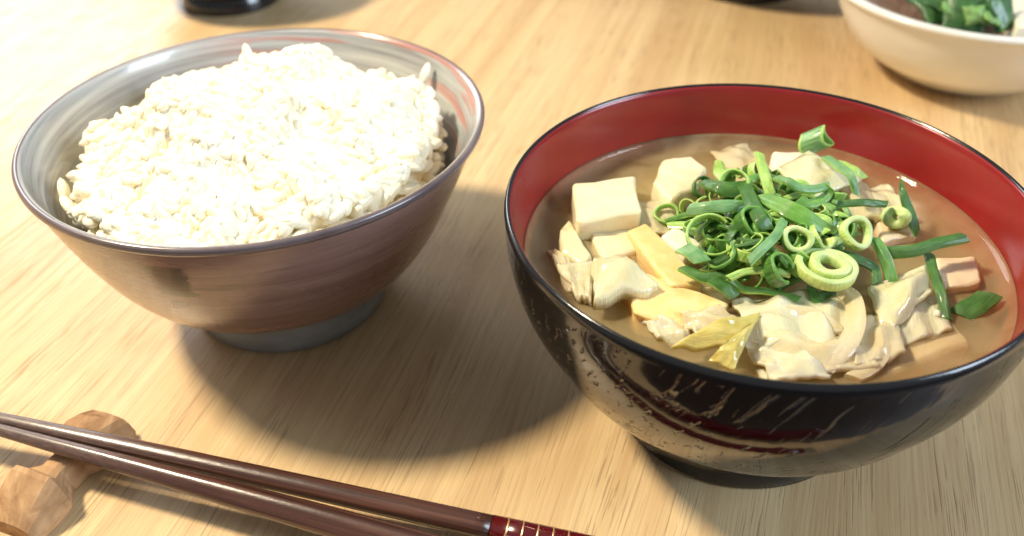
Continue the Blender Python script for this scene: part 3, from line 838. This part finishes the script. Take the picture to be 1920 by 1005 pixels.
# the curved onion strip in front
def onion_strip(pts, width, label):
    o = strip(pts, width, 'w', label, curl=.3, thick=.0012, name='onion_strip', n=24, taper=(.8, 1.2, .8))
    o.data.materials.clear(); o.data.materials.append(M_ONI.m); o.data.materials.append(M_ONI.m)
    o['category'] = 'onion'; o['group'] = 'clear onion strips in the soup'
    return o
onion_strip([(1572, 540, .0515), (1598, 560, .052), (1604, 605, .0515), (1585, 650, .050), (1545, 695, .0475)], .0060, 'clear onion strip curving down from the largest scallion ring')
onion_strip([(1650, 600, .048), (1660, 640, .048), (1640, 680, .0475), (1600, 705, .047)], .0050, 'amber onion strip curving along the near right rim')
onion_strip([(1420, 600, .0495), (1470, 585, .050), (1530, 590, .050), (1580, 620, .049)], .0044, 'clear onion strip lying across the limp cabbage leaf')
for k, (u, v, s, lab) in enumerate([(1487, 590, .0011, 'tiny white tofu crumb on the limp cabbage leaf'), (1745, 568, .0007, 'tiny white crumb beside the narrow dark scallion strand'), (1757, 588, .0008, 'tiny white crumb at the lower tip of the dark strand')]):
    bm = bmesh.new(); bmesh.ops.create_icosphere(bm, subdivisions=2, radius=s)
    for vv in bm.verts: vv.co *= 1 + .25 * noise.noise(vv.co * 900 + Vector((k, 0, 0)))
    tag(bm_obj('tofu_crumb', bm, M_TOFU, loc=spot(u, v, .0495 if k == 0 else .0468)), lab, 'tofu', 'tofu crumbs in the soup')

# ------------------------------------------------------------------ chopsticks and their rest
def stick_mat():
    m = Mat('dark_red_wood')
    x, y, z = m.sep()
    n = m.noise(m.mapping((14, 700, 700)), 1.0, 4, .6, .4)
    f = m.noise(m.mapping((420, 1500, 1500)), 1.0, 3, .7)
    col = m.ramp(n, [(.3, (.032, .013, .009)), (.5, (.072, .028, .018)), (.72, (.13, .055, .034))])
    worn = m.math('SUBTRACT', 1.0, m.smooth(m.math('MULTIPLY_ADD', n, .03, x), .045, .105))       # bare, darker and rougher towards the tip
    col = m.mix(worn, col, m.ramp(f, [(.3, (.045, .024, .020)), (.7, (.14, .085, .068))]))
    rough = m.math('ADD', m.math('MULTIPLY_ADD', n, .15, .20), m.math('MULTIPLY', worn, .22))
    m.set(color=col, rough=rough, coat=.3, coatr=.12, normal=m.bump(f, .2, .0002))
    return m
M_STICK = stick_mat()
M_SLEEVE = Mat('red_sleeve'); M_SLEEVE.set(color=(.085, .004, .006), rough=.22, coat=.5, coatr=.08)
M_GOLD = Mat('gold_line'); M_GOLD.set(color=(.80, .50, .24), metal=.7, rough=.3)
def tube_mesh(x0, x1, rf, n=10, seg=24, skew=0.0, ends=True):
    V, F = [], []
    for i in range(n + 1):
        x = x0 + (x1 - x0) * i / n; r = rf(x)
        for k in range(seg):
            a = 2 * PI * k / seg
            sq = 1 / (abs(math.cos(a)) ** 2.6 + abs(math.sin(a)) ** 2.6) ** (1 / 2.6)     # rounded square section
            V.append((x + skew * r * sq * math.sin(a), r * sq * math.cos(a), r * sq * math.sin(a)))
    for i in range(n):
        for k in range(seg):
            l = (k + 1) % seg; F.append((i * seg + k, (i + 1) * seg + k, (i + 1) * seg + l, i * seg + l))
    F.append(tuple(range(seg))); F.append(tuple(n * seg + k for k in range(seg))[::-1])
    return V, F
def chopstick(uvL, zL, uvR, zR, fwd, radii, roll, label, sl_uv):
    a, b = spot(*uvL, zL), spot(*uvR, zR); d = (b - a).normalized()
    tip = a - d * .030; L = (b - tip).length + fwd
    sl = (spot(*sl_uv, zR) - tip).dot(d)
    root = empty('chopstick', tip)
    y = Vector((0, 0, 1)).cross(d).normalized(); z = d.cross(y)
    root.matrix_world = Matrix.Translation(tip) @ Matrix((d, y, z)).transposed().to_4x4() @ Matrix.Rotation(roll, 4, 'X')
    def rad(x):
        for (x0, r0), (x1, r1) in zip(radii, radii[1:]):
            if x <= x1: return r0 + (r1 - r0) * (x - x0) / (x1 - x0)
        return radii[-1][1]
    V, F = tube_mesh(0, sl, rad, 40); mesh_obj('shaft', V, F, M_STICK, root)
    V, F = tube_mesh(sl, L, lambda x: rad(x) + .0001); mesh_obj('red_sleeve', V, F, M_SLEEVE, root)
    for k in range(5):
        x = sl + .0026 + k * .0033
        V, F = tube_mesh(x - .00018, x + .00018, lambda q: rad(q) + .0002, 1, skew=.35); mesh_obj('gold_ring', V, F, M_GOLD, root)
    return tag(root, label, 'chopstick', 'pair of chopsticks')
chopstick((0, 785), .0122, (923, 990), .0072, .070, [(0, .0010), (.03, .00145), (.06, .0020), (.0765, .0022), (.12, .00245), (.18, .0028), (.3, .0033)], .25,
          'upper chopstick, nearer the bowls, with a gold striped red sleeve', (923, 990))
chopstick((0, 806), .0120, (600, 973), .0090, .120, [(0, .0010), (.03, .00145), (.06, .0021), (.0765, .0024), (.095, .0029), (.111, .0032), (.15, .0035), (.3, .0036)], .65,
          'lower chopstick, nearer the front edge of the picture', (990, 1090))

rest_m = Mat('carved_rest_wood')
rn1 = rest_m.noise(rest_m.mapping((240, 60, 240)), 1.0, 4, .6, .6)
rn2 = rest_m.noise(rest_m.mapping((90, 90, 90)), 1.0, 3)
rc = rest_m.ramp(rn1, [(.3, (.26, .14, .066)), (.55, (.44, .265, .135)), (.75, (.56, .36, .195))])
rc = rest_m.mix(rest_m.smooth(rn2, .60, .72), rc, (.16, .07, .035))
rest_m.set(color=rc, rough=.75, spec=.12, normal=rest_m.bump(rn1, .5, .0006))
def rest():
    # along the length: place, half width, height; two ridges with a dip between them, sloping off to both ends
    st = [(0, .0062, .0048), (.05, .0070, .0066), (.16, .0076, .0096), (.26, .0078, .0116), (.30, .0077, .0116), (.35, .0062, .0090), (.42, .0042, .0080), (.57, .0042, .0080), (.65, .0060, .0086),
          (.70, .0072, .0108), (.75, .0073, .0108), (.86, .0072, .0094), (.96, .0068, .0074), (1.0, .0060, .0056)]
    A, B = Vector((-.1140, .1295, 0)), Vector((-.1015, .1620, 0))
    d = (B - A); L = d.length; d.normalize(); w = Vector((d.y, -d.x, 0))
    c = (A + B) / 2
    sec = [(-.86, 0), (-.98, .12), (-1.0, .50), (-.88, .80), (-.60, .96), (-.2, 1.0), (.25, .98), (.58, .90), (.78, .74), (1.0, .30), (.98, .10), (.84, 0)]
    V, F = [], []
    n = len(sec)
    for i, (t, hw, h) in enumerate(st):
        for j, (sx, sz) in enumerate(sec):
            q = noise.noise(Vector((t * 4, j * .6, 2)))
            V.append(A - c + d * (L * t) + w * (hw * sx * (1 + .06 * q)) + Vector((0, 0, h * sz * (1 + .06 * q))))
    for i in range(len(st) - 1):
        for j in range(n):
            k = (j + 1) % n; F.append((i * n + j, (i + 1) * n + j, (i + 1) * n + k, i * n + k))
    F.append(tuple(range(n))); F.append(tuple((len(st) - 1) * n + k for k in range(n))[::-1])
    o = mesh_obj('chopstick_rest', V, F, rest_m, loc=c)
    bm = bmesh.new(); bm.from_mesh(o.data); bmesh.ops.recalc_face_normals(bm, faces=bm.faces[:]); bm.to_mesh(o.data); bm.free()
    o.data.set_sharp_from_angle(angle=R(17))
    tag(o, 'carved light brown wooden chopstick rest with a dip in the middle', 'chopstick rest')
rest()

# ------------------------------------------------------------------ the far side of the table
b2 = soup_bowl((-.142, .4615, 0), 'dark lacquer bowl at the back left, only its foot in view'); b2.scale = (.82, .82, .82)
b3 = soup_bowl((.124, .4690, 0), 'dark bowl at the back, its shadow left of the white bowl'); b3.scale = (.95, .95, .95)

WB = Vector((.1927, .3613, 0))
HW = .040
M_WHITE = Mat('white_glaze')
wn_ = M_WHITE.noise(M_WHITE.mapping((40, 40, 120)), 1.0, 3)
M_WHITE.set(color=M_WHITE.ramp(wn_, [(.3, (.75, .76, .735)), (.7, (.81, .82, .80))]), rough=.25, coat=.4, coatr=.1, normal=M_WHITE.bump(wn_, .1, .0004))
wb = empty('white_bowl', WB)
tag(wb, 'white ceramic bowl of green leaves at the back right', 'bowl')
op = catmull([(.0235, 0, .0012), (.0290, 0, .0030), (.0355, 0, .007), (.0430, 0, .012), (.0485, 0, .018), (.0530, 0, .025), (.0565, 0, .032), (.0592, 0, .0372)], 36)
V, F = lathe([(p.x, p.z) for p in op], 128); mesh_obj('outer_wall', V, F, M_WHITE, wb)
ip = catmull([(.0568, 0, .0378), (.0540, 0, .031), (.049, 0, .022), (.041, 0, .0135), (.028, 0, .0075), (.012, 0, .0055), (.0004, 0, .0053)], 30)
V, F = lathe([(p.x, p.z) for p in ip], 128); mesh_obj('inner_wall', V, F, M_WHITE, wb)
V, F = lathe([(.0568, .0377), (.0574, .0391), (.0584, .0400), (.0597, .0401), (.0607, .0395), (.0610, .0385), (.0605, .0376), (.0592, .0371)], 128); mesh_obj('rim', V, F, M_WHITE, wb)
V, F = lathe([(.0205, .0030), (.0208, .0004), (.0214, 0), (.0235, 0), (.0240, .0006), (.0237, .0022)], 96); mesh_obj('foot', V, F, M_WHITE, wb)
# its contents
M_MEAT = food_mat('brown_meat', (.07, .032, .018), (.20, .115, .065), 300, .4, .1, bump=.7, bd=.001)
M_LEAF = green('dark_chopped_leaf', (.018, .070, .018), (.035, .120, .030), (.075, .19, .055))
M_LEAF2 = green('light_chopped_leaf', (.10, .24, .06), (.17, .34, .09), (.28, .45, .15))
bm = bmesh.new()
bmesh.ops.create_uvsphere(bm, u_segments=40, v_segments=24, radius=1)
for v in bm.verts:
    v.co = Vector((v.co.x * .044, v.co.y * .044, v.co.z * (.010 if v.co.z > 0 else .018)))
    q = v.co * 160
    if v.co.z > -.004: v.co.z += noise.noise(q) * .004 + noise.noise(q * 2.2) * .002
tag(bm_obj('minced_meat', bm, M_MEAT, loc=WB + Vector((0, 0, .0262))), 'brown minced meat under the leaves in the white bowl', 'meat')
def leaf_piece(u, v, z, w, l, yaw, pitch, mat, label, seed):
    p = spot(u, v, z)
    c = [Vector((-l / 2, -w / 2, 0)), Vector((l / 2, -w / 2, 0)), Vector((l / 2, w / 2, 0)), Vector((-l / 2, w / 2, 0))]
    M = Matrix.Translation(p) @ Matrix.Rotation(yaw, 4, 'Z') @ Matrix.Rotation(pitch, 4, 'X')
    return sheet('leaf_piece', [M @ q for q in c], mat, label, 'leaf', .0009, .0018, .0018, 10, 8, 'chopped leaves in the white bowl', seed)
leaf_piece(1752, 18, .042, .013, .013, .4, .5, M_LEAF, 'dark green leaf piece leftmost in the white bowl', 21)
leaf_piece(1783, 22, .043, .010, .011, 1.2, .8, M_LEAF2, 'yellow green leaf piece in the white bowl', 22)
leaf_piece(1810, 24, .044, .014, .015, -.3, .9, M_LEAF, 'broad green leaf piece at the middle of the white bowl', 23)
leaf_piece(1828, 28, .045, .007, .009, .2, 1.0, M_LEAF2, 'small pale shiny leaf piece on the broad green one', 24)
leaf_piece(1880, 24, .044, .014, .014, .6, 1.0, M_LEAF, 'pointed dark leaf piece at the right of the white bowl', 25)
leaf_piece(1722, 6, .041, .010, .010, 2.0, .4, M_LEAF, 'dark leaf scrap against the rim of the white bowl', 26)
leaf_piece(1850, 4, .044, .011, .012, 2.4, .6, M_LEAF, 'green leaf piece furthest back in the white bowl', 27)
leaf_piece(1765, 8, .0435, .011, .013, .9, .3, M_LEAF, 'dark leaf piece behind the leftmost one in the white bowl', 28)
leaf_piece(1795, 2, .0440, .012, .012, -.6, .5, M_LEAF, 'dark leaf piece behind the yellow green one in the white bowl', 29)
leaf_piece(1848, 36, .0430, .010, .012, 1.9, .6, M_LEAF2, 'light leaf piece touching the near rim of the white bowl', 31)
leaf_piece(1820, -8, .0440, .012, .012, .3, .4, M_LEAF2, 'light leaf piece at the back edge of the leaves in the white bowl', 32)
block('tofu_cube', Q(.042, (1890, -10), (1950, -10), (1960, 50), (1905, 50)), .010, M_TOFU, 'white tofu piece at the right edge in the white bowl', 'tofu')
